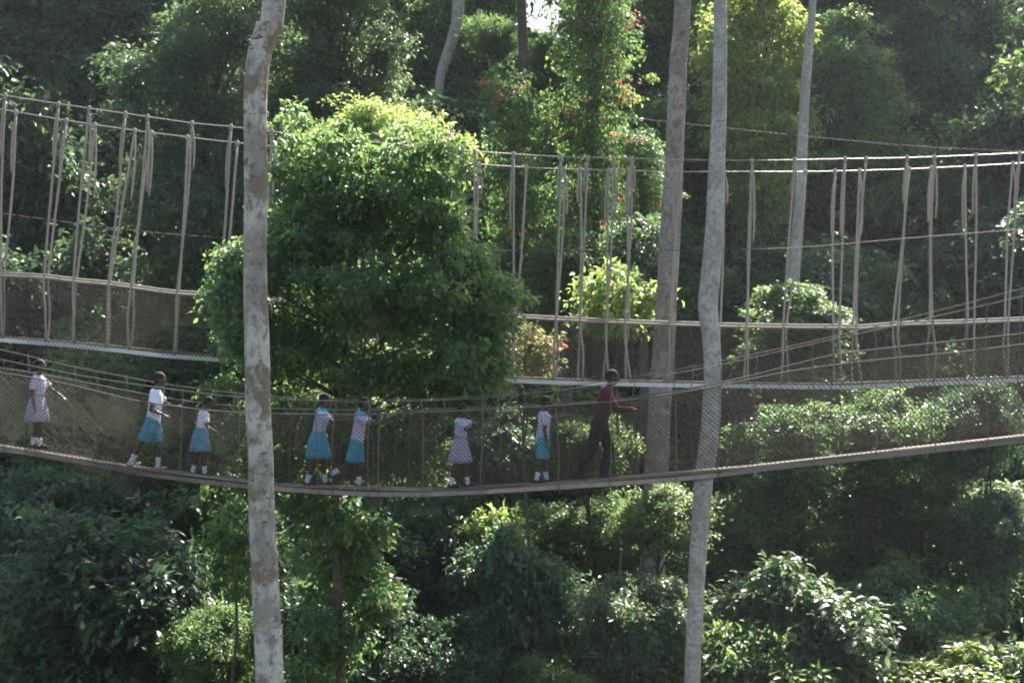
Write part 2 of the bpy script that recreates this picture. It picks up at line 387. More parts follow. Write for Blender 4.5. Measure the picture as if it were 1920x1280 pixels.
# ------------------------------------------------------------------ tall pale trunks
def tall_trunk(name, label, prof, d, bark, top_h, crown_key, crown_r, mat, wob=0.03, crown_dx=0.0, down=True):
    """prof: (centre px, py, width px) downwards; the trunk goes on to the ground and to a crown above."""
    pr = [(P(x, y, d), w / F * d / 2) for x, y, w in prof][::-1]
    pts = [p for p, r in pr]; rad = [r for p, r in pr]
    gz = float(ground_z(pts[0].x, d)) - 0.4
    low = pts[0]; dirn = (pts[0] - pts[1]); k = (low.z - gz)
    foot = Vector((low.x + dirn.x / max(0.1, -dirn.z) * k * 0.5, d, gz))
    pts = [foot, foot.lerp(low, 0.12), foot.lerp(low, 0.5)] + pts
    rad = [rad[0] * 2.0, rad[0] * 1.45, rad[0] * 1.12] + rad
    tip = pts[-1]; up = (pts[-1] - pts[-2]).normalized()
    ctop = Vector((tip.x + up.x / up.z * (top_h - tip.z) * 0.4 + crown_dx, d, top_h))
    pts += [tip.lerp(ctop, 0.4), ctop]; rad += [rad[-1] * 0.92, rad[-1] * 0.7]
    sp = smooth_pts([(*p, r) for p, r in zip(pts, rad)], 6)
    root = thing(name, label, 'tree', foot)
    q = [Vector(a[:3]) - foot for a in sp]; rr = [a[3] for a in sp]
    v, f = tube_vf(q, rr, 24, wob=wob)
    me, lobes = PROTO[crown_key]; s = crown_r / 3.0
    for lb in lobes[1::2]:
        e = Vector((lb[0], lb[1], lb[2])) * s + ctop - foot + Vector((0, 0, crown_r * 0.3)); b = q[-1]
        tube_vf([b, b.lerp(e, .5) + Vector((0, 0, .3)), e], [rr[-1] * .6, rr[-1] * .4, .04], 8, v, f)
    link('trunk', mesh('trunk', v, f), M[bark], root)
    cr = link('crown', me, None, root); cr.location = ctop - foot + Vector((0, 0, crown_r * 0.3)); cr.scale = (s, s, s * 0.75)
    cr.material_slots[0].link = 'OBJECT'; cr.material_slots[0].material = mat
    return root
# crown prototypes need a slot before they are shared
for k_, (me_, lb_) in PROTO.items():
    if len(me_.materials) == 0: me_.materials.append(M['leaf_mid'])

tall_trunk('pale_trunk_tree', 'pale blotched tree trunk with brown lichen patches in front of the rope walkway',
    [(514, 0, 44), (503, 50, 47), (487, 100, 46), (480, 160, 44), (479, 250, 43), (480, 350, 44), (478, 450, 44), (479, 560, 46), (482, 660, 47), (484, 760, 47), (489, 860, 48), (491, 960, 50), (497, 1080, 51), (501, 1180, 52), (505, 1280, 53)],
    24.0, 'bark_pale', 15.0, 'broad0', 3.4, M['leaf_mid'], 0.03)
tall_trunk('grey_trunk_tree', 'slender grey trunk with a kink, standing between the two walkways',
    [(1350, 0, 24), (1350, 100, 26), (1348, 220, 28), (1343, 340, 31), (1339, 430, 33), (1332, 520, 37), (1327, 575, 37), (1334, 640, 33), (1336, 710, 33), (1332, 800, 36), (1321, 890, 35), (1313, 980, 33), (1305, 1100, 32), (1301, 1200, 31), (1298, 1280, 29)],
    34.0, 'bark_grey', 17.0, 'broad1', 4.0, M['leaf_mid'], 0.035)
tall_trunk('brown_trunk_tree', 'thick brownish grey trunk rising behind the far walkway hangers',
    [(1280, 0, 31), (1272, 120, 33), (1266, 250, 34), (1260, 380, 37), (1252, 520, 39), (1244, 650, 41), (1237, 760, 43), (1231, 880, 44), (1226, 1000, 45), (1222, 1080, 47)],
    46.0, 'bark_brown', 20.0, 'broad2', 4.6, M['leaf_dark'], 0.03)
tall_trunk('thin_trunk_tree', 'thin pale trunk curving upwards behind the hangers beside dark foliage',
    [(1524, 0, 14), (1516, 90, 17), (1509, 180, 19), (1504, 280, 20), (1499, 380, 22), (1492, 470, 22), (1484, 560, 24), (1478, 660, 25)],
    56.0, 'bark_grey', 22.0, 'fine0', 4.4, M['leaf_dark'], 0.03)
tall_trunk('bent_trunk_tree', 'distant bent pale trunk in the dark gap beside the vine towers',
    [(860, 0, 22), (853, 55, 21), (840, 100, 21), (828, 135, 18), (822, 180, 16), (820, 260, 17), (818, 340, 18)],
    78.0, 'bark_grey', 37.0, 'fine1', 5.0, M['leaf_dark'], 0.03)
tall_trunk('white_trunk_tree', 'distant white trunk showing above the glossy sunlit crown',
    [(636, 0, 26), (636, 40, 26), (634, 200, 28)],
    80.0, 'bark_grey', 37.0, 'broad0', 4.5, M['leaf_dark'], 0.02)

# ------------------------------------------------------------------ walkways
def interp(pts, x):
    xs = [p[0] for p in pts]; ys = [p[1] for p in pts]
    return float(np.interp(x, xs, ys))
def px_curve(pts, depth, x0, x1, step=30, ext=None):
    """Pixel polyline to 3D points, extended past the frame along the end slopes."""
    p = list(pts)
    sl0 = (p[1][1] - p[0][1]) / (p[1][0] - p[0][0]); sl1 = (p[-1][1] - p[-2][1]) / (p[-1][0] - p[-2][0])
    if p[0][0] > x0: p.insert(0, (x0, p[0][1] + sl0 * (x0 - p[0][0])))
    if p[-1][0] < x1: p.append((x1, p[-1][1] + sl1 * (x1 - p[-1][0])))
    sp = smooth_pts(p, 8); xs = [a[0] for a in sp]; ys = [a[1] for a in sp]
    n = int((x1 - x0) / step) + 1
    X = np.linspace(x0, x1, n); Y = np.interp(X, xs, ys)
    return [(x, y) for x, y in zip(X, Y)], [P(x, y, depth(x)) for x, y in zip(X, Y)]
def curve_at(C, px):      # C = (pixel list, 3D list)
    X = [a[0] for a in C[0]]; i = np.interp(px, X, range(len(X)))
    k = int(min(i, len(X) - 2)); t = i - k
    return C[1][k].lerp(C[1][k + 1], t)

def net_mesh(name, top, bot, x0, x1, spacing, r, sag, out_dir, slack=0.0):
    """Knotted diamond net between two 3D curves, then on under the deck with a sag."""
    n = 400; X = np.linspace(x0, x1, n)
    A = np.array([curve_at(top, x) for x in X]); B = np.array([curve_at(bot, x) for x in X])
    s = np.concatenate([[0], np.cumsum(np.linalg.norm(np.diff(A, axis=0), axis=1))])
    SG = np.array([sag(x) for x in X]); H = float(np.mean(np.linalg.norm(A - B, axis=1)))
    def surf(ss, v):
        a = np.stack([np.interp(ss, s, A[:, k]) for k in range(3)], -1); b = np.stack([np.interp(ss, s, B[:, k]) for k in range(3)], -1)
        sg = np.interp(ss, s, SG)
        vv = np.clip(v, 0, 1)[:, None]; p = a * (1 - vv) + b * vv
        p[:, 1] += out_dir * 0.07 * np.sin(np.pi * vv[:, 0]) + out_dir * 0.02 * np.sin(ss * 2.3 + v * 3)
        w = np.clip(v - 1, 0, 1) / 0.3; w = np.clip(w, 0, 1)
        p[:, 2] -= sg * np.sin(w * np.pi / 2); p[:, 1] -= out_dir * 0.20 * w ** 2
        return p
    V, T = [], []; vmax = 1.3; nv = 12; base = 0
    vs = np.linspace(0, vmax, nv); tri = np.array([[0, 1, 4], [0, 4, 3], [1, 2, 5], [1, 5, 4], [2, 0, 3], [2, 3, 5]])
    for sg in (1, -1):
        for s0 in np.arange(-H * 1.3, s[-1] + H * 1.3, spacing):
            ss = s0 + sg * vs * H + rng.normal(0, 0.004)
            if ss.max() < 0 or ss.min() > s[-1]: continue
            c = surf(np.clip(ss, 0, s[-1]), vs); keep = (ss >= 0) & (ss <= s[-1])
            c = c[keep]
            if len(c) < 2: continue
            ring = np.array([[0, -r, r * 0.6], [r, r * .7, 0], [-r, r * .7, -r * .6]])
            V.append((c[:, None, :] + ring[None]).reshape(-1, 3))
            m = len(c) - 1
            T.append((base + 3 * np.arange(m)[:, None, None] + tri[None]).reshape(-1, 3)); base += 3 * len(c)
    return np_mesh(name, np.concatenate(V), np.concatenate(T), smooth=True)

def hanger(root, pts3, r, mat, tail=0.0, tail_side=1.0, knot=True):
    """A hanging rope with a knot round the cable and, often, a loose end."""
    v, f = tube_vf([Vector(a) for a in smooth_pts(pts3, 4)], r, 7)
    if knot:
        t = Vector(pts3[0]); rr = r * 1.7
        tube_vf([t + Vector((0, 0, rr * 1.3)), t + Vector((0, 0, rr * .6)), t - Vector((0, 0, rr * 1.2)), t - Vector((0, 0, rr * 2.2))], [rr * .5, rr, rr, rr * .6], 8, v, f)
    h = link('hanger_rope', mesh('hanger_rope', v, f), mat, root)
    if tail > 0:
        a = Vector(pts3[0]) - Vector((0, 0, 0.05)); e = Vector(pts3[1]) if len(pts3) > 1 else a
        off = Vector((tail_side * r * 2.1, -r * 0.6, 0)); b = a.lerp(e, tail); b.x = a.x + (b.x - a.x) * 0.55
        q = [a, a.lerp(b, .25) + off * .9, a.lerp(b, .6) + off * 1.3, b + off * 1.2]
        tube('loose_end', [Vector(z) for z in smooth_pts(q, 3)], r * 0.85, mat, h, 6)
    return h

# ---- far walkway
DF = lambda px: 39.2 + 2.0 * px / 1920.0
X0, X1 = -330, 2250
A_ = [(0, 178), (110, 195), (235, 213), (360, 231), (435, 238), (510, 247), (745, 271), (890, 284), (963, 289), (1050, 294), (1180, 297), (1280, 300), (1410, 301), (1490, 300), (1585, 298), (1700, 296), (1830, 291), (1912, 287)]
B_ = [(0, 205), (125, 226), (253, 245), (350, 257), (445, 268), (740, 296), (820, 303), (987, 314), (1058, 317), (1180, 320), (1270, 322), (1410, 322), (1510, 322), (1612, 320), (1705, 317), (1810, 312), (1900, 307)]
HR = [(0, 515), (85, 519), (140, 526), (205, 532), (248, 538), (330, 549), (420, 554), (650, 572), (930, 591), (1050, 598), (1180, 604), (1400, 611), (1580, 613), (1620, 613), (1700, 607), (1800, 604), (1920, 599)]
DK = [(0, 629), (140, 640), (250, 652), (330, 661), (450, 669), (700, 690), (960, 706), (1200, 713), (1400, 716), (1580, 718), (1700, 713), (1800, 709), (1920, 704)]
far = thing('rope_walkway', 'far suspended walkway hung on long pale ropes from two high cables', 'walkway', P(960, 706, DF(960)))
fo = Vector(far.location)
def rel(C, o): return (C[0], [p - o for p in C[1]])
fA = rel(px_curve(A_, lambda x: DF(x) - 0.45, X0, X1), fo); fB = rel(px_curve(B_, lambda x: DF(x) + 0.45, X0, X1), fo)
fH1 = rel(px_curve([(x, y + 2) for x, y in HR], lambda x: DF(x) - 0.36, X0, X1), fo); fH2 = rel(px_curve([(x, y - 3) for x, y in HR], lambda x: DF(x) + 0.36, X0, X1), fo)
fD1 = rel(px_curve(DK, lambda x: DF(x) - 0.19, X0, X1), fo); fD2 = rel(px_curve(DK, lambda x: DF(x) + 0.19, X0, X1), fo); fDc = rel(px_curve(DK, DF, X0, X1), fo)
for C in (fA, fB): tube('suspension_cable', C[1], 0.011, M['steel'], far, 6)
for C in (fH1, fH2): tube('hand_rope', C[1], 0.026, M['rope'], far, 8)
FA = [(-60, 170, -62, 508, -60, 622), (10, 180, 2, 514, 4, 628), (110, 195, 83, 518, 86, 632), (167, 203, 138, 525, 138, 638), (235, 213, 204, 531, 200, 643), (277, 219, 246, 538, 242, 650), (360, 231, 332, 548, 326, 658), (433, 238, 413, 553, 408, 664),
      (510, 248, 501, 561, 498, 672), (660, 264, 650, 572, 648, 684), (745, 271, 738, 578, 736, 692), (822, 278, 812, 584, 812, 698), (890, 284, 886, 589, 886, 702), (963, 289, 963, 593, 960, 705), (1052, 294, 1042, 598, 1038, 708), (1102, 295, 1088, 601, 1092, 709), (1150, 296, 1136, 603, 1141, 711), (1184, 297, 1172, 604, 1183, 712),
      (1278, 300, 1255, 607, 1251, 713), (1346, 301, 1340, 610, 1338, 715), (1410, 301, 1399, 611, 1401, 716), (1490, 300, 1468, 612, 1464, 717), (1584, 298, 1573, 613, 1578, 718), (1624, 297, 1605, 613, 1616, 717), (1701, 296, 1683, 608, 1687, 713), (1752, 294, 1748, 605, 1750, 711), (1830, 291, 1826, 603, 1824, 708), (1912, 287, 1890, 601, 1889, 705), (1985, 283, 1972, 596, 1973, 702)]
FB = [(30, 210, 8, 516, 6, 629), (125, 226, 90, 519, 90, 633), (178, 233, 143, 526, 136, 638), (253, 245, 206, 532, 203, 643), (284, 249, 250, 538, 245, 650), (352, 257, 335, 549, 331, 659), (445, 268, 420, 554, 413, 664),
      (516, 275, 508, 562, 505, 673), (655, 288, 645, 572, 645, 685), (740, 296, 733, 578, 730, 692), (822, 303, 808, 584, 806, 698), (898, 308, 890, 589, 890, 702), (987, 314, 967, 594, 963, 705), (1058, 317, 1044, 598, 1042, 708), (1088, 318, 1087, 601, 1083, 709), (1141, 319, 1139, 603, 1130, 711), (1179, 320, 1179, 604, 1173, 712),
      (1269, 322, 1259, 607, 1263, 713), (1358, 322, 1351, 610, 1349, 715), (1409, 322, 1403, 611, 1394, 716), (1510, 322, 1475, 612, 1479, 717), (1566, 321, 1563, 613, 1565, 718), (1612, 320, 1600, 613, 1598, 717), (1705, 317, 1675, 608, 1680, 713), (1746, 315, 1744, 605, 1742, 711), (1809, 312, 1815, 603, 1812, 708), (1899, 307, 1885, 601, 1888, 705), (1975, 304, 1968, 596, 1969, 702)]
def far_hangers(lst, cab, hr, dk):
    for i, (a, ay, b, by, c, cy) in enumerate(lst):
        t = curve_at(cab, a); m = curve_at(hr, b); e = curve_at(dk, c); e.z -= 0.05
        k = t.lerp(m, random.uniform(0.4, 0.6)); k.x += random.uniform(-.05, .05); k.y += random.uniform(-.03, .03)
        m2 = m + Vector((0, -0.03 if cab is fA else 0.03, 0)); bel = m2.lerp(e, 0.5); bel.x += random.uniform(-.04, .04); bel.y += (-0.09 if cab is fA else 0.09)
        tail = random.choice([0, .22, .3, .36, .42, .3])
        hanger(far, [t, k, m2, bel, e], 0.024, M['rope'], tail * 2 if tail else 0, random.choice([-1, 1]))
far_hangers(FA, fA, fH1, fD1); far_hangers(FB, fB, fH2, fD2)
def deck(root, C, width, x0, x1, plank_len, mats, rail_h, o):
    X = np.array([a[0] for a in C[0]]); pts = C[1]
    L = [0]
    for i in range(len(pts) - 1): L.append(L[-1] + (pts[i + 1] - pts[i]).length)
    def at(s): 
        i = np.interp(s, L, range(len(L))); k = int(min(i, len(L) - 2)); return pts[k].lerp(pts[k + 1], i - k)
    v, f = [], []; box_vf((0, 0, 0), 1, 1, 1, v, f)
    me = mesh('deck_plank', v, f, False); me.materials.append(mats[0])
    s = 0.0
    while s + plank_len < L[-1]:
        a, b = at(s), at(s + plank_len - 0.015); dv = b - a
        pl = link('deck_plank', me, None, root); pl.location = (a + b) / 2 - Vector((0, 0, 0.02)) + Vector((0, random.uniform(-.01, .01), random.uniform(-.004, .004)))
        pl.rotation_euler = dv.to_track_quat('X', 'Z').to_euler(); pl.scale = (dv.length, width * random.uniform(.93, 1.0), 0.036)
        s += plank_len
    # ladders under the planks: two side rails and rungs each
    s = -0.4
    while s < L[-1]:
        e = min(s + 3.6, L[-1]); n = 5; v, f = [], []
        q = [at(max(0, s + (e - s) * i / (n - 1))) for i in range(n)]
        for sy in (-1, 1):
            base = len(v)
            for p in q:
                for dy, dz in ((-.016, -.04), (.016, -.04), (.016, -.04 - rail_h), (-.016, -.04 - rail_h)): v.append(p + Vector((0, sy * (width / 2 - 0.012) + dy, dz)))
            for i in range(n - 1):
                for k in range(4): f.append((base + i * 4 + k, base + i * 4 + (k + 1) % 4, base + i * 4 + 4 + (k + 1) % 4, base + i * 4 + 4 + k))
            f.append((base, base + 3, base + 2, base + 1)); z = base + (n - 1) * 4; f.append((z, z + 1, z + 2, z + 3))
        k = s + 0.15
        while k < e:
            if k > 0:
                p = at(k) - Vector((0, 0, .04 + rail_h * .5)); tube_vf([p + Vector((0, -width / 2 + .02, 0)), p + Vector((0, width / 2 - .02, 0))], .015, 6, v, f)
            k += 0.3
        link('ladder', mesh('ladder', v, f, False), mats[1], root)
        s += 3.6 + 0.01
deck(far, fDc, 0.36, X0, X1, 2.6, (M['plank'], M['alu']), 0.085, fo)
far_sag = lambda x: 0.10 + 0.27 * max(0, 1 - max(0, x - 250) / 420) + 0.03 * math.sin(x * .02)
for C, D, od in ((fH1, fD1, -1), (fH2, fD2, 1)):
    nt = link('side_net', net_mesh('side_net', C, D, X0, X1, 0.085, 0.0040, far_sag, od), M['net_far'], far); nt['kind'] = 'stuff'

# ---- near walkway
DN = lambda px: 30.0
C1_ = [(0, 655), (52, 667), (140, 688), (235, 706), (310, 720), (460, 739), (540, 745), (620, 748), (740, 749), (830, 747), (870, 744), (960, 736), (1050, 725), (1150, 712), (1250, 696), (1340, 679), (1500, 645), (1640, 612), (1800, 572), (1920, 540)]
C2_ = [(0, 674), (180, 709), (342, 732), (460, 745), (630, 752), (720, 753), (870, 748), (960, 741), (1050, 731), (1200, 711), (1350, 684), (1500, 650), (1640, 619), (1800, 583), (1920, 555)]
H1_ = [(0, 690), (52, 697), (140, 713), (235, 732), (340, 750), (460, 763), (600, 768), (740, 768), (860, 766), (960, 761), (1060, 755), (1150, 748), (1250, 735), (1340, 719), (1400, 706), (1470, 688), (1560, 666), (1640, 655), (1800, 638), (1920, 625)]
H2_ = [(0, 698), (100, 715), (180, 733), (250, 750), (340, 763), (400, 770), (500, 775), (680, 777), (740, 774), (860, 770), (960, 765), (1060, 759), (1200, 747), (1330, 726), (1420, 708), (1500, 693), (1640, 675), (1800, 660), (1920, 645)]
ND = [(0, 832), (100, 844), (200, 864), (300, 882), (400, 894), (460, 900), (520, 906), (640, 913), (740, 917), (850, 914), (960, 908), (1100, 899), (1150, 896), (1300, 885), (1450, 866), (1600, 850), (1750, 834), (1920, 815)]
near = thing('rope_walkway', 'near suspended walkway carrying the line of schoolchildren between its nets', 'walkway', P(760, 915, 30.0))
no = Vector(near.location)
nC1 = rel(px_curve(C1_, lambda x: 30.42, X0, X1), no); nC2 = rel(px_curve(C2_, lambda x: 29.58, X0, X1), no)
nH1 = rel(px_curve(H1_, lambda x: 30.36, X0, X1), no); nH2 = rel(px_curve(H2_, lambda x: 29.64, X0, X1), no)
nD1 = rel(px_curve(ND, lambda x: 30.17, X0, X1), no); nD2 = rel(px_curve(ND, lambda x: 29.83, X0, X1), no); nDc = rel(px_curve(ND, DN, X0, X1), no)
for C in (nC1, nC2): tube('suspension_cable', C[1], 0.0068, M['rope_dark'], near, 6)
for C in (nH1, nH2): tube('hand_rope', C[1], 0.0105, M['rope_dark'], near, 8)
def near_hangers(xs, cab, hr, dk, sgn):
    for x in xs:
        t = curve_at(cab, x); m = curve_at(hr, x + random.uniform(-4, 4)); e = curve_at(dk, x + random.uniform(-8, 4)) + Vector((0, sgn * .025, -.05)); e2 = e + Vector((0, 0, -.075)); e3 = e + Vector((0, -sgn * .15, -.10))
        m += Vector((0, sgn * 0.02, 0)); b = m.lerp(e, .5) + Vector((random.uniform(-.03, .03), sgn * 0.095, 0))
        k = t.lerp(m, .5) + Vector((random.uniform(-.025, .025), 0, 0))
        hanger(near, [t, k, m, b, e, e2, e3], 0.0085, M['rope_dark'], 0)
near_hangers([-120, -40, 52, 140, 235, 310, 440, 541, 696, 741, 768, 835, 935, 1070, 1190, 1300, 1418, 1560, 1690, 1810, 1915, 2010], nC1, nH1, nD1, 1)
near_hangers([-80, 8, 180, 305, 342, 445, 595, 630, 690, 715, 790, 905, 1045, 1148, 1265, 1350, 1525, 1640, 1750, 1850, 1950], nC2, nH2, nD2, -1)
deck(near, nDc, 0.33, X0, X1, 2.4, (M['plank'], M['plank']), 0.07, no)
near_sag = lambda x: 0.13 + 0.20 * math.exp(-((x - 215) / 110) ** 2) + 0.02 * math.sin(x * .03)
for C, D, od in ((nH1, nD1, 1), (nH2, nD2, -1)):
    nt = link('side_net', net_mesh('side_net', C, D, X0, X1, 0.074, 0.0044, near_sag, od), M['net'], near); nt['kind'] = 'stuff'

# ---- single wires
def wire(label, pts, d, r):
    C = px_curve(pts, lambda x: d, X0, X1); o = C[1][0]
    w = tube('guy_wire', [p - o for p in C[1]], r, M['wire'], None, 5); w.location = o; tag(w, label, 'wire')
wire('thin dark wire crossing in front of the far walkway hangers', [(0, 400), (230, 430), (400, 445), (650, 459), (960, 470), (1200, 470), (1480, 465), (1700, 447), (1920, 430)], 38.2, 0.009)
wire('very thin wire strung high among the distant trees', [(0, 88), (230, 118), (560, 161), (860, 188), (1150, 218), (1640, 268), (1920, 285)], 54.0, 0.0065)

# ------------------------------------------------------------------ trees and shrubs
MD, MM, ML, MG, MV, MR = (M[k] for k in ('leaf_dark', 'leaf_mid', 'leaf_lime', 'leaf_gloss', 'leaf_vine', 'leaf_rust'))

# the leafy tree between the walkways, with its own crown
def middle_tree():
    d = 35.4; k = F / d; mg = random.Random(3)
    lob = []
    for px, py, rx, rz, dy in ((610, 330, 90, 50, .2), (720, 335, 85, 50, .4), (560, 400, 80, 65, 0), (680, 420, 120, 80, .3), (800, 420, 80, 65, .3), (850, 480, 60, 60, .2), (440, 480, 40, 50, .1), (430, 560, 38, 45, -.2),
                               (560, 520, 100, 85, -.2), (680, 540, 120, 90, -.5), (800, 560, 110, 85, -.3), (890, 590, 65, 70, .2), (470, 640, 70, 65, 0), (580, 650, 110, 75, -.3), (700, 670, 120, 75, -.5), (820, 680, 110, 70, -.2), (915, 690, 60, 55, .2),
                               (415, 735, 48, 50, 0), (440, 800, 50, 60, .1), (540, 760, 80, 60, .2), (670, 770, 110, 60, .1), (800, 770, 100, 55, .2), (650, 850, 120, 60, .4), (500, 880, 70, 60, .3), (790, 860, 100, 70, .4),
                               (600, 960, 70, 60, .3), (680, 1000, 60, 70, .2), (610, 1070, 70, 60, .1), (700, 1110, 60, 60, .3), (640, 1190, 80, 70, .2), (590, 1270, 80, 60, .2)):
        c = P(690, 560, d)
        lob.append((*(P(px, py, d + .75) - c), rx / k * .75, .6, rz / k * .75))
        for j in range(5):
            ax, az = mg.uniform(-.6, .6) * rx, mg.uniform(-.65, .65) * rz; q = mg.uniform(.35, .75)
            p = P(px + ax, py + az, d + dy + mg.uniform(-1.0, 1.1))
            lob.append((p.x - c.x, p.y - c.y, p.z - c.z, q * rx / k * .8, 0.5, q * rz / k * .62))
    for j in range(85):     # sprays reaching out round the outline
        a = mg.uniform(-.7, 3.85); ex, ez = 270 * math.cos(a), 230 * math.sin(a); w = mg.uniform(.78, 1.10 if .9 < a < 2.2 else .99)
        p = P(690 + ex * w - (110 * math.cos(a) * max(0, math.sin(a))), 545 - ez * w, d + mg.uniform(-.9, 1.0))
        q = mg.uniform(.14, .42); lob.append((p.x - c.x, p.y - c.y, p.z - c.z, q, q, q * .7))
    for j in range(34):     # ragged leading shoots along the top
        p = P(mg.uniform(515, 870), mg.uniform(262, 345), d + mg.uniform(-.7, .9)); q = mg.uniform(.1, .22)
        lob.append((p.x - c.x, p.y - c.y, p.z - c.z, q, q, q * mg.uniform(1.2, 2.6)))
    c = P(690, 560, d); gx = P(650, 560, d).x; gz = float(ground_z(gx, d)) - 0.3
    root = thing('leafy_tree', 'bushy leafy green tree growing between the two walkways, sunlit along its top', 'tree', (gx, d, gz))
    me = crown('crown_middle', lob, 3000, 36, 0.13, rc=0.26, shell=0.5, fine=True, ratio=0.5); me.materials.append(M['leaf_middle'])
    cr = link('crown', me, None, root); cr.location = c - Vector((gx, d, gz))
    base = Vector((0, 0, 0)); v, f = [], []
    top = P(660, 420, d) - Vector((gx, d, gz)); mid = P(628, 960, d) - Vector((gx, d, gz))
    q = smooth_pts([base, base.lerp(mid, .5) + Vector((.15, 0, 0)), mid, mid.lerp(top, .5), top], 4)
    tube_vf([Vector(a) for a in q], ramp_r(len(q), 0.13, 0.035), 12, v, f, wob=0.06)
    for i, lb in enumerate([b_ for b_ in lob[::6] if b_[2] > -1.4]):
        e = Vector(lb[:3]) + c - Vector((gx, d, gz)); zz = min(e.z - 0.6, top.z); b = min((Vector(a) for a in q), key=lambda a: abs(a.z - max(zz - 0.5, mid.z - 1.5)))
        tube_vf([b, b.lerp(e, .5) + Vector((0, 0, -.1)), e], [.035, .022, .010], 6, v, f)
    link('trunk', mesh('trunk', v, f), M['bark_dark'], root)
M['leaf_middle'] = leaf_mat('leaf_middle', (0.038, 0.072, 0.024), (0.092, 0.138, 0.042), trans=0.45)
middle_tree()

T = tree
# crowns one can tell apart
T(700, 262, 44.5, 150, 'moundfine', ML, 'yellow green crown behind the far cables, above the bushy middle tree', 'lime_tree', zs=.9)
T(805, 270, 45.5, 85, 'sprig1', ML, 'small yellow green crown with rusty tips beside the dark gap', 'lime_tree', zs=.9)
T(390, 215, 62, 175, 'tallfine', MG, 'glossy crown glinting with sunlight beside the pale blotched trunk', 'glossy_tree', zs=.85)
T(620, 150, 64, 160, 'tallfine', MG, 'broad glossy crown below the distant white trunk', 'glossy_tree', zs=.85)
T(1115, 190, 58, 88, 'column0', MV, 'tall vine covered column with red young leaves on its edge', 'vine_covered_tree')
T(968, 350, 56, 72, 'column1', MV, 'shorter vine covered column left of the taller vine column', 'vine_covered_tree')
T(1205, 350, 55, 60, 'column1', MV, 'leafy climbing column against the thick brownish trunk', 'vine_covered_tree', zs=.6)
T(1000, 262, 100, 125, 'tall1', MM, 'distant tree whose top closes the sky gap between the vine columns', 'broadleaf_tree')
T(900, 190, 104, 75, 'tall0', MD, 'dark distant tree closing the gap beside the bent pale trunk', 'dark_tree', zs=.8)
T(1035, 95, 96, 62, 'fine0', MM, 'small distant crown edging the sky gap', 'broadleaf_tree')
T(930, 70, 76, 60, 'broad1', MM, 'bright green crown at the edge of the sky gap', 'broadleaf_tree')
T(1410, 150, 66, 130, 'tall2', ML, 'bright yellow green crown between the slender grey trunk and the thin pale trunk', 'lime_tree', zs=1.0)
T(1560, 190, 68, 100, 'tall1', MM, 'green crown with sunlit edge right of the thin pale trunk', 'broadleaf_tree')
T(1205, 425, 50, 62, 'sprig0', MG, 'small shrub top with shining leaves left of the thick brownish trunk', 'glossy_shrub', cat='shrub')
T(1155, 545, 47.5, 80, 'sprig1', ML, 'yellow green shrub crown showing between the far walkway hangers', 'lime_shrub', cat='shrub')
T(1060, 500, 55, 120, 'broad0', MM, 'rounded grey green crown behind the paired hangers', 'broadleaf_tree', zs=.8)
T(985, 645, 42.9, 70, 'sprig1', MR, 'rust tinged shrub at the end of the bushy middle tree, touching the far net', 'rusty_shrub', cat='shrub', zs=.8)
T(1460, 1140, 43.5, 175, 'moundbig', MG, 'large leaved bush glinting white in the sun at the foot of the slender grey trunk', 'glossy_bush', cat='bush', zs=.9)
T(1820, 1265, 43, 175, 'moundbig', ML, 'sunlit pale bush low beside the dark undergrowth', 'sunlit_bush', cat='bush', zs=.6)
T(950, 1075, 42.5, 115, 'moundbig', MG, 'bush with a diagonal run of white glinting leaves under the near walkway', 'glossy_bush', cat='bush', zs=1.35)
T(930, 985, 43.6, 70, 'sprig0', ML, 'yellow leaved shrub just under the near walkway deck', 'lime_shrub', cat='shrub', zs=1.3)
T(415, 1200, 40, 120, 'moundfine', MM, 'green bush leaning against the pale blotched trunk, below the walkway', 'green_bush', cat='bush', zs=1.1)
T(440, 1010, 38.5, 60, 'sprig1', MM, 'small leafy sprig bush beside the pale trunk under the deck', 'leafy_shrub', cat='shrub', zs=1.7)
T(1150, 1160, 43, 130, 'mound1', MG, 'dark bush with scattered glints left of the slender grey trunk', 'glossy_bush', cat='bush')
T(1700, 1130, 46, 140, 'mound0', MM, 'grey green bush right of the white glinting bush', 'green_bush', cat='bush')
T(1750, 935, 50, 170, 'mound1', MM, 'dark green bush under the rising right end of the near walkway', 'green_bush', cat='bush', zs=.6)
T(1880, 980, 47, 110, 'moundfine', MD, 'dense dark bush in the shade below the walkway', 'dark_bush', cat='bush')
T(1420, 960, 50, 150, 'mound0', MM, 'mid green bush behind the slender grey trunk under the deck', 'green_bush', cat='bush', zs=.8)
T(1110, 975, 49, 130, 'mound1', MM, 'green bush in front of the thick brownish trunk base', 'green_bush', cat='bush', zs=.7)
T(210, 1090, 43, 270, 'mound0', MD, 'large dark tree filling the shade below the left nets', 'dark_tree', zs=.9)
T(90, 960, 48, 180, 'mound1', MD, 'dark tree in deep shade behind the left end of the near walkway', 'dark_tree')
T(700, 1130, 46, 190, 'moundfine', MD, 'dark bush with brown stems under the middle of the near walkway', 'dark_bush', cat='bush')

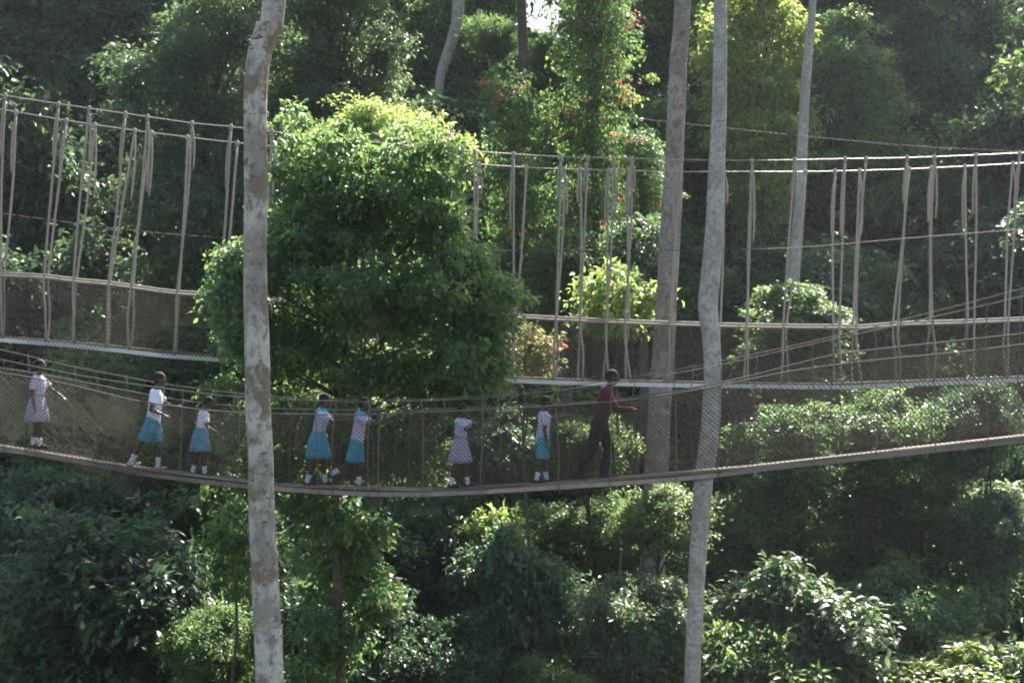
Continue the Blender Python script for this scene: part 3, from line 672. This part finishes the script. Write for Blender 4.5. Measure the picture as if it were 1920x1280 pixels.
T(1235, 950, 44.6, 95, 'mound0', MM, 'low bush hiding the thick brownish trunk under the near deck', 'green_bush', cat='bush', zs=.9)
T(1190, 1130, 42, 120, 'mound1', MG, 'glossy bush over the buried foot of the thick brownish trunk', 'glossy_bush', cat='bush')
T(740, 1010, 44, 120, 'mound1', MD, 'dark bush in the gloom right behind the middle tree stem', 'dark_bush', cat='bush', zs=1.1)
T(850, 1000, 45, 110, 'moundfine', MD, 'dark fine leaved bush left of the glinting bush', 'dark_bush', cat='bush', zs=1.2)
T(1500, 640, 53, 110, 'tall1', MM, 'green tree hiding the foot of the thin pale trunk', 'broadleaf_tree', zs=.6)
T(1480, 800, 49, 130, 'mound1', MM, 'green bush seen through the right part of the near net', 'green_bush', cat='bush', zs=.8)
T(1680, 790, 50, 140, 'mound0', MM, 'grey green bush seen through the rising end of the near net', 'green_bush', cat='bush', zs=.8)
T(1850, 780, 49, 120, 'moundfine', MD, 'dark bush seen through the net beside the walkway end', 'dark_bush', cat='bush')
T(960, 830, 47, 110, 'moundbig', MG, 'shining bush behind the net beside the girl in a checked dress holding the rope', 'glossy_bush', cat='bush')
T(1100, 820, 48, 100, 'mound1', MM, 'green bush behind the man in the dark red shirt', 'green_bush', cat='bush')
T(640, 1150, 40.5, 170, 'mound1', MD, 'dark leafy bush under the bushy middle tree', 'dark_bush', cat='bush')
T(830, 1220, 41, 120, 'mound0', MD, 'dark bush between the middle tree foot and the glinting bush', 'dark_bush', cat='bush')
T(1040, 1275, 41, 110, 'mound1', MM, 'mixed green bush at the foot of the glinting bush', 'green_bush', cat='bush')
T(560, 235, 45, 62, 'sprig0', MM, 'broad leaved sprig beside the pale blotched trunk above the far cables', 'broadleaf_shrub', cat='shrub')
# tall trees added for shade: unseen crowns above the view darken the slope
for (cx, cy, cz, cr_, lab) in ((-4.5, 66, 18.5, 4.6, 'tall added shade tree rising behind the yellow green crown and the middle tree'), (0.3, 69, 21, 4.4, 'tall added shade tree rising behind the shorter vine covered column'), (20.5, 86, 24, 6.0, 'tall added shade tree rising out of the dark foliage right of the thin pale trunk'), (-15, 86, 24, 6.0, 'tall added shade tree rising behind the glossy crown'),
                               (-19, 92, 25, 6.5, 'tall added shade tree rising from the dark slope behind the left hangers'), (9.5, 86, 25, 5.0, 'tall added shade tree rising behind the yellow green crown by the thin pale trunk'), (28, 73, 21, 5.5, 'tall added shade tree rising beyond the right end of the walkways')):
    T(960 + cx / cy * F, 640 - cz / cy * F, cy, cr_ / cy * F, 'broad%d' % random.randrange(3), MD, lab, 'added_shade_tree', zs=.7)
# forest on the slope behind: look-alike trees that only their place tells apart
LD = 'dark green tree in the shaded forest slope behind the walkways'; GD = 'dark trees on the forest slope'
LM = 'mid green broad leaved tree in the forest slope behind the walkways'; GM = 'mid green trees on the forest slope'
g = random.Random(5)
def slope_row(d, py, rpx, step, keys, pm, jy=50, skip=()):
    x = -260 + g.uniform(0, step)
    while x < 2200:
        ok = not any(a < x < b for a, b in skip)
        yy = py + g.uniform(-jy, jy); kk = g.choice(keys); dd = d + g.uniform(-2.5, 2.5); r = rpx * g.uniform(.8, 1.2)
        dark = g.random() > pm
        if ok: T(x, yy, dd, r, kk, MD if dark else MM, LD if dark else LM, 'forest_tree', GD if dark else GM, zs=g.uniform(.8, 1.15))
        x += step * g.uniform(.8, 1.2)
TALL = ('tall0', 'tall1', 'tall2'); MND = ('mound0', 'mound1', 'moundbig')
slope_row(46, 1250, 190, 165, MND, .45, jy=40)
slope_row(51, 1080, 190, 160, MND, .45, jy=50)
slope_row(57, 930, 180, 160, MND + ('tall0', 'tall2'), .5, jy=60)
slope_row(62, 720, 175, 160, TALL, .5)
slope_row(70, 470, 165, 145, TALL, .45, jy=70)
slope_row(79, 260, 160, 145, TALL, .45, jy=70, skip=((690, 1055),))
slope_row(89, 60, 160, 150, TALL, .4, skip=((770, 860), (900, 1110)))
slope_row(102, -40, 160, 160, TALL, .35, skip=((880, 1120),))
slope_row(118, -60, 160, 170, TALL, .3, skip=((880, 1120),))

# undergrowth on the slope: leaves nobody could count
def undergrowth():
    n = 110000
    x = rng.uniform(-38, 38, n); y = 40 + 85 * rng.random(n) ** 0.9; z = ground_z(x, y) + rng.gamma(1.6, 0.28, n) * np.where(rng.random(n) < .4, 3.0 * (.5 + .5 * np.sin(x * 1.7) * np.sin(y * 1.3 + x)), 1)
    V, T_, r, r2 = leaves(np.stack([x, y, z], 1), nrm(rng.normal(0, 1, (n, 3)) * [1, 1, .3]), 0.34, 0.5)
    o = link('undergrowth', np_mesh('undergrowth', V, T_, {'rnd': r, 'rnd2': r2}), M['litter']); o['kind'] = 'stuff'
    tag(o, 'low leafy undergrowth covering the forest slope', 'undergrowth')
undergrowth()

# ------------------------------------------------------------------ people
def remesh(parts_vf, voxel, smooth_it=2):
    """Union of closed shapes as one continuous skin."""
    v, f = parts_vf
    me = mesh('tmp', v, f); o = bpy.data.objects.new('tmp', me); COL.objects.link(o)
    md = o.modifiers.new('r', 'REMESH'); md.mode = 'VOXEL'; md.voxel_size = voxel; md.use_smooth_shade = True
    if smooth_it:
        sm = o.modifiers.new('s', 'SMOOTH'); sm.iterations = smooth_it; sm.factor = 0.5
    dg = bpy.context.evaluated_depsgraph_get(); out = bpy.data.meshes.new_from_object(o.evaluated_get(dg))
    out.materials.clear()
    bpy.data.objects.remove(o); bpy.data.meshes.remove(me)
    out.polygons.foreach_set('use_smooth', [True] * len(out.polygons)); return out
def ell(v, f, c, r, M3=None, nu=12, nv=8):
    """Closed ellipsoid."""
    b = len(v); c = Vector(c); M3 = M3 or Matrix.Identity(3)
    v.append(c + M3 @ Vector((0, 0, r[2])))
    for i in range(1, nv):
        t = math.pi * i / nv
        for k in range(nu):
            a = 2 * math.pi * k / nu; v.append(c + M3 @ Vector((r[0] * math.sin(t) * math.cos(a), r[1] * math.sin(t) * math.sin(a), r[2] * math.cos(t))))
    v.append(c + M3 @ Vector((0, 0, -r[2]))); e = len(v) - 1
    for k in range(nu): f.append((b, b + 1 + k, b + 1 + (k + 1) % nu)); f.append((e, e - nu + (k + 1) % nu, e - nu + k))
    for i in range(nv - 2):
        for k in range(nu):
            p = b + 1 + i * nu + k; q = b + 1 + i * nu + (k + 1) % nu; f.append((p, p + nu, q + nu, q))
def limb(v, f, pts, rad):
    """Tapering limb with rounded ends."""
    tube_vf(pts, rad, 10, v, f)
    for p, r in zip(pts, rad): ell(v, f, p, (r, r, r), None, 10, 6)
def loft(v, f, rings, n=20):
    """rings: (centre, rx, ry, M3), a closed solid."""
    b = len(v)
    for c, rx, ry, M3 in rings:
        for k in range(n):
            a = 2 * math.pi * k / n; v.append(Vector(c) + M3 @ Vector((rx * math.cos(a), ry * math.sin(a), 0)))
    for i in range(len(rings) - 1):
        for k in range(n):
            p = b + i * n + k; q = b + i * n + (k + 1) % n; f.append((p, q, q + n, p + n))
    f.append(tuple(b + k for k in range(n))[::-1]); f.append(tuple(b + (len(rings) - 1) * n + k for k in range(n)))

def person(px, H, label, legs, arms, lean=4, head=0, outfit='boy', man=False, group=None, mats=None, yaw=0.0, dy=0.0):
    """legs/arms: ((upper, lower, sideways), ...) right (towards the camera) then left; degrees forward from straight down."""
    m = dict(shirt=M['white_cloth'], low=M['turq'], collar=None, sock=M['sock'], shoe=M['shoe'], belt=None); m.update(mats or {})
    hh = (0.135 if man else 0.152) * H
    th, sh = 0.245 * H, 0.235 * H; ua, fa = 0.165 * H, 0.145 * H
    hipw, shw = 0.052 * H, 0.105 * H
    def dirv(a, side=0.0):
        a = math.radians(a); sd = math.radians(side); return Vector((math.sin(a) * math.cos(sd), math.sin(sd), -math.cos(a) * math.cos(sd)))
    J = {}
    for i, (a, b, sd) in enumerate(legs):
        y = -hipw if i == 0 else hipw
        h0 = Vector((0, y, 0)); k = h0 + dirv(a, sd * (-1 if i == 0 else 1)) * th; an = k + dirv(b, 0) * sh
        J[i] = [h0, k, an]
    foot_drop = 0.045 * H
    zmin = min(J[i][2].z for i in J) - foot_drop
    hipz = -zmin
    for i in J: J[i] = [p + Vector((0, 0, hipz)) for p in J[i]]
    Rl = Matrix.Rotation(math.radians(lean), 3, 'Y'); hc = Vector((0, 0, hipz))
    def TT(x, y, z): return hc + Rl @ Vector((x * H, y * H, z * H))
    base = curve_at(nDc, px) + no
    root = thing('person', label, 'person', (base.x, base.y + dy, base.z), group); root.rotation_euler = (0, 0, yaw)
    # --- body
    v, f = [], []
    loft(v, f, [(TT(0, 0, -.05), .05 * H, .075 * H, Rl), (TT(0, 0, .02), .06 * H, .088 * H, Rl), (TT(.004, 0, .10), .053 * H, .075 * H, Rl), (TT(.008, 0, .20), .062 * H, .088 * H, Rl), (TT(.004, 0, .265), .058 * H, .098 * H, Rl), (TT(-.004, 0, .30), .042 * H, .075 * H, Rl), (TT(0, 0, .325), .028 * H, .034 * H, Rl)], 20)
    nk0 = TT(0, 0, .30); hd = math.radians(lean * .4 + head); Rh = Matrix.Rotation(hd, 3, 'Y')
    nk1 = TT(.012, 0, .345); hcn = nk1 + Rh @ Vector((.10 * hh, 0, .50 * hh))
    limb(v, f, [nk0, nk1, nk1 + (hcn - nk1) * .4], [.03 * H, .027 * H, .027 * H])
    ell(v, f, hcn + Rh @ Vector((-.03 * hh, 0, .10 * hh)), (.42 * hh, .34 * hh, .40 * hh), Rh, 16, 10)      # skull
    ell(v, f, hcn + Rh @ Vector((.08 * hh, 0, -.18 * hh)), (.30 * hh, .27 * hh, .33 * hh), Rh, 14, 8)       # jaw
    ell(v, f, hcn + Rh @ Vector((.39 * hh, 0, -.05 * hh)), (.08 * hh, .075 * hh, .10 * hh), Rh, 8, 6)       # nose
    ell(v, f, hcn + Rh @ Vector((.34 * hh, 0, -.24 * hh)), (.07 * hh, .13 * hh, .06 * hh), Rh, 8, 6)        # lips
    for sy in (-1, 1): ell(v, f, hcn + Rh @ Vector((-.03 * hh, sy * .345 * hh, -.02 * hh)), (.08 * hh, .04 * hh, .12 * hh), Rh, 8, 6)
    for i in (0, 1):
        h0, k, an = J[i]
        limb(v, f, [h0, h0.lerp(k, .5), k, k.lerp(an, .3), k.lerp(an, .7), an], [.058 * H, .048 * H, .034 * H, .036 * H, .026 * H, .021 * H])
        fl = Vector((.085 * H, 0, -foot_drop * .55)); limb(v, f, [an - Vector((.02 * H, 0, foot_drop * .5)), an + fl * .6, an + fl * 1.1], [.021 * H, .022 * H, .017 * H])
    SH = {}
    for i, (a, b, sd) in enumerate(arms):
        sy = -1 if i == 0 else 1
        s0 = TT(0, sy * .105, .262); e = s0 + dirv(a, sd * sy) * ua; w = e + dirv(b, sd * sy * .6) * fa
        SH[i] = (s0, e, w); limb(v, f, [s0, s0.lerp(e, .5), e, e.lerp(w, .35), w], [.030 * H, .026 * H, .021 * H, .021 * H, .0145 * H])
        d = (w - e).normalized(); side = Vector((0, 1, 0)); side = (side - d * side.dot(d)).normalized(); nn = d.cross(side)   # nn: back of hand
        if nn.z < 0: nn = -nn
        hs = 0.62 * hh * (1 if not man else .95)
        pc = w + d * hs * .28; Mh = Matrix((d, side, nn)).transposed()
        ell(v, f, pc, (hs * .30, hs * .20, hs * .085), Mh, 10, 8)
        for q in range(4):       # fingers curl over the rope
            ln = hs * (.40, .46, .43, .34)[q]; b0 = pc + d * hs * .22 + side * hs * (-.135 + .09 * q)
            b1 = b0 + (d * .85 - nn * .5) * ln * .5; b2 = b1 + (d * .35 - nn * .95) * ln * .5
            limb(v, f, [b0, b1, b2], [.0085 * H / 1.4, .008 * H / 1.4, .007 * H / 1.4])
        tb = pc - d * hs * .12 - side * sy * hs * .16; t1 = tb + (d * .6 - side * sy * .7 - nn * .3) * hs * .2; t2 = t1 + (d * .9 - nn * .4) * hs * .18
        limb(v, f, [tb, t1, t2], [.0095 * H / 1.4, .009 * H / 1.4, .008 * H / 1.4])
    link('body', remesh((v, f), .0075, 2), M['skin'], root)
    for sy in (-1, 1):
        v, f = [], []; ell(v, f, hcn + Rh @ Vector((.325 * hh, sy * .13 * hh, .06 * hh)), (.035 * hh, .055 * hh, .035 * hh), Rh, 8, 6)
        ey = link('eye', mesh('eye', v, f), M['eye'], root)
    v, f = [], []          # cropped hair: a cap over crown, back and sides
    ell(v, f, hcn + Rh @ Vector((-.075 * hh, 0, .175 * hh)), (.425 * hh, .36 * hh, .37 * hh), Rh, 16, 10)
    ell(v, f, hcn + Rh @ Vector((-.20 * hh, 0, -.02 * hh)), (.28 * hh, .325 * hh, .30 * hh), Rh, 14, 8)
    link('hair', remesh((v, f), .009, 1), M['hair'], root)
    # --- shirt or bodice
    long_sleeve = man; v, f = [], []
    hem = {'boy': -.035, 'girl': .075, 'dress': .085, 'man': -.05}[outfit]
    g_ = 1.18
    loft(v, f, [(TT(0, 0, hem), (.066 if hem < 0 else .060) * H * g_, (.092 if hem < 0 else .082) * H * g_, Rl), (TT(.004, 0, .10), .060 * H * g_, .084 * H * g_, Rl), (TT(.008, 0, .20), .063 * H * g_, .090 * H * g_, Rl), (TT(.004, 0, .268), .058 * H * g_, .100 * H * g_, Rl), (TT(-.004, 0, .302), .046 * H * g_, .078 * H * g_, Rl), (TT(0, 0, .318), .036 * H * g_, .046 * H * g_, Rl)], 24)
    for i in (0, 1):
        s0, e, w = SH[i]
        if long_sleeve: limb(v, f, [s0, e, w.lerp(e, .12)], [.040 * H, .031 * H, .024 * H])
        else: tube_vf([s0 - (e - s0) * .15, s0.lerp(e, .3), s0.lerp(e, .66)], [.036 * H, .042 * H, .046 * H], 12, v, f)
    sh_o = link('shirt' if outfit != 'dress' else 'bodice', remesh((v, f), .009, 2), m['shirt'], root)
    if m['collar']:
        v, f = [], []
        loft(v, f, [(TT(.0, 0, .268), .060 * H * 1.22, .088 * H * 1.22, Rl), (TT(-.002, 0, .300), .050 * H * 1.24, .074 * H * 1.24, Rl), (TT(0, 0, .325), .037 * H * 1.2, .046 * H * 1.2, Rl), (TT(0, 0, .335), .034 * H * 1.2, .042 * H * 1.2, Rl)], 24)
        link('collar', mesh('collar', v, f), m['collar'], sh_o)
    if man:
        for i in (0, 1):
            s0, e, w = SH[i]; v, f = [], []; tube_vf([e.lerp(w, .78), e.lerp(w, .97)], [.0255 * H, .0245 * H], 12, v, f)
            link('cuff', mesh('cuff', v, f), M['red'], sh_o)
    # --- lower garment
    if outfit in ('girl', 'dress'):
        n = 48; zs = [.10, .06, .0, -.08, -.16, -.215]; rr = [(.068, .092), (.080, .105), (.098, .118), (.116, .134), (.132, .148), (.142, .156)]
        v, f = [], []; fx = (J[0][1].x + J[1][1].x) / 2 / H * .5
        for lay in (0, 1):
            for j, (z, (a, b)) in enumerate(zip(zs, rr)):
                for k in range(n):
                    th_ = 2 * math.pi * k / n; pl = 1 + .075 * (j / 5) * math.sin(9 * th_ + j * .3) + .03 * (j / 5) * math.sin(5 * th_ + px) - .03 * lay
                    c = TT(0, 0, z) if z > 0 else hc + Vector((fx * H * (-z / .2), 0, z * H))
                    v.append(c + Vector((a * H * pl * math.cos(th_), b * H * pl * math.sin(th_), 0)))
        L_ = len(zs) * n
        for lay in (0, 1):
            for j in range(len(zs) - 1):
                for k in range(n):
                    p = lay * L_ + j * n + k; q = lay * L_ + j * n + (k + 1) % n
                    f.append((p, p + n, q + n, q) if lay == 0 else (p, q, q + n, p + n))
        for k in range(n):
            p = (len(zs) - 1) * n + k; q = (len(zs) - 1) * n + (k + 1) % n; f.append((p, p + L_, q + L_, q)); f.append((k, (k + 1) % n, L_ + (k + 1) % n, L_ + k))
        sk = link('skirt', mesh('skirt', v, f), m['low'], root)
        if m['belt']:
            v, f = [], []; loft(v, f, [(TT(0, 0, .082), .074 * H, .098 * H, Rl), (TT(0, 0, .118), .0735 * H, .100 * H, Rl)], 32)
            link('waistband', mesh('waistband', v, f), m['belt'], sk)
    else:
        v, f = [], []
        loft(v, f, [(TT(0, 0, -.07), .062 * H, .085 * H, Rl), (TT(0, 0, .0), .072 * H, .100 * H, Rl), (TT(0, 0, .075), .066 * H, .092 * H, Rl)], 24)
        for i in (0, 1):
            h0, k, an = J[i]
            if man: limb(v, f, [h0, h0.lerp(k, .5), k], [.070 * H, .060 * H, .048 * H]); tube_vf([k, k.lerp(an, .5), k.lerp(an, 1.02)], [.048 * H, .044 * H, .042 * H], 14, v, f)
            else: tube_vf([h0 + (h0 - k) * .05, h0.lerp(k, .5), h0.lerp(k, .98)], [.070 * H, .068 * H, .064 * H], 14, v, f)
        link('trousers' if man else 'shorts', remesh((v, f), .009, 2), m['low'], root)
    # --- socks and shoes
    for i in (0, 1):
        h0, k, an = J[i]
        if not man:
            v, f = [], []; tube_vf([k.lerp(an, .66), k.lerp(an, .85), an, an - Vector((0, 0, foot_drop * .6))], [.031 * H, .029 * H, .028 * H, .030 * H], 14, v, f)
            link('sock', mesh('sock', v, f), m['sock'], root)
        v, f = [], []; c = an + Vector((.028 * H, 0, -foot_drop * .62))
        ell(v, f, c, (.078 * H, .033 * H, foot_drop * .42), None, 16, 8); ell(v, f, c + Vector((-.035 * H, 0, foot_drop * .12)), (.038 * H, .032 * H, foot_drop * .55), None, 14, 8)
        ell(v, f, c + Vector((.03 * H, 0, .0)), (.045 * H, .035 * H, foot_drop * .36), None, 14, 8)
        so = link('shoe', remesh((v, f), .008, 1), m['shoe'], root)
        v, f = [], []; loft(v, f, [(c + Vector((0, 0, -foot_drop * .38)), .080 * H, .035 * H, Matrix.Identity(3)), (c + Vector((0, 0, -foot_drop * .22)), .081 * H, .036 * H, Matrix.Identity(3))], 20)
        link('sole', mesh('sole', v, f), M['shoe'], so)
    return root

person(70, 1.36, 'girl in grey checked dress, arm stretched out, following the white shirted boy', ((9, 4, 2), (-7, -12, 2)), ((-8, 15, 10), (40, 55, 18)), yaw=-0.18, lean=3, head=-4, outfit='dress',
       mats=dict(shirt=M['check_light'], low=M['check'], belt=M['turq_dull']))
person(287, 1.50, 'boy in a plain bright white shirt and turquoise shorts holding both ropes', ((-24, -30, 2), (12, 0, 2)), ((-14, 70, 14), (44, 80, 24)), yaw=0.1, lean=6, head=4, outfit='boy', mats=dict(shoe=M['shoe_white']))
person(376, 1.23, 'child in a white blouse and dull blue skirt with head bowed', ((8, 2, 2), (-8, -14, 2)), ((10, 60, 10), (40, 85, 20)), yaw=0.3, lean=8, head=22, outfit='girl', mats=dict(low=M['turq_dull']))
person(596, 1.43, 'girl in a patterned blouse and flared turquoise skirt reaching for the rope', ((-10, -18, 3), (12, 6, 3)), ((62, 100, 12), (66, 104, 20)), yaw=0.08, lean=8, head=2, outfit='girl', mats=dict(shirt=M['check_light'], collar=M['turq']))
person(669, 1.40, 'boy with turquoise collar and shorts lifting one heel behind him', ((-16, -58, 2), (4, 0, 2)), ((60, 102, 12), (66, 104, 20)), lean=8, head=4, outfit='boy', mats=dict(shirt=M['check_light'], collar=M['turq']))
person(862, 1.30, 'girl in a grey checked dress holding the rope with both hands ahead of the boys', ((-8, -14, 3), (12, 8, 3)), ((52, 122, 16), (78, 112, 22)), yaw=-0.2, lean=3, head=2, outfit='dress', mats=dict(shirt=M['check_light'], low=M['check'], belt=M['turq_dull']))
person(1017, 1.33, 'boy in checked shirt, turquoise shorts and dark shoes behind the man', ((-6, -14, 2), (9, 5, 2)), ((-8, 12, 8), (74, 100, 22)), yaw=0.2, lean=4, head=0, outfit='boy', mats=dict(shirt=M['check_light']))
person(1124, 1.76, 'man in dark red long sleeved shirt and black trousers striding ahead of the children', ((-18, -25, 2), (21, -12, 2)), ((34, 88, 12), (48, 86, 18)), lean=13, head=8, outfit='man', man=True, mats=dict(shirt=M['maroon'], low=M['black_cloth']))

# ------------------------------------------------------------------ humid air
def haze():
    v, f = [], []; box_vf((0, 60, 12), 260, 190, 100, v, f)
    o = link('haze', mesh('haze', v, f, False)); o['kind'] = 'stuff'
    tag(o, 'thin humid haze filling the forest air', 'haze')
    m = bpy.data.materials.new('haze'); m.use_nodes = True; n = m.node_tree.nodes; n.clear()
    out = n.new('ShaderNodeOutputMaterial'); pv = n.new('ShaderNodeVolumePrincipled')
    pv.inputs['Color'].default_value = (0.86, 0.93, 1.0, 1); pv.inputs['Density'].default_value = 0.0002; pv.inputs['Anisotropy'].default_value = 0.35
    m.node_tree.links.new(pv.outputs[0], out.inputs['Volume']); o.data.materials.append(m)
haze()
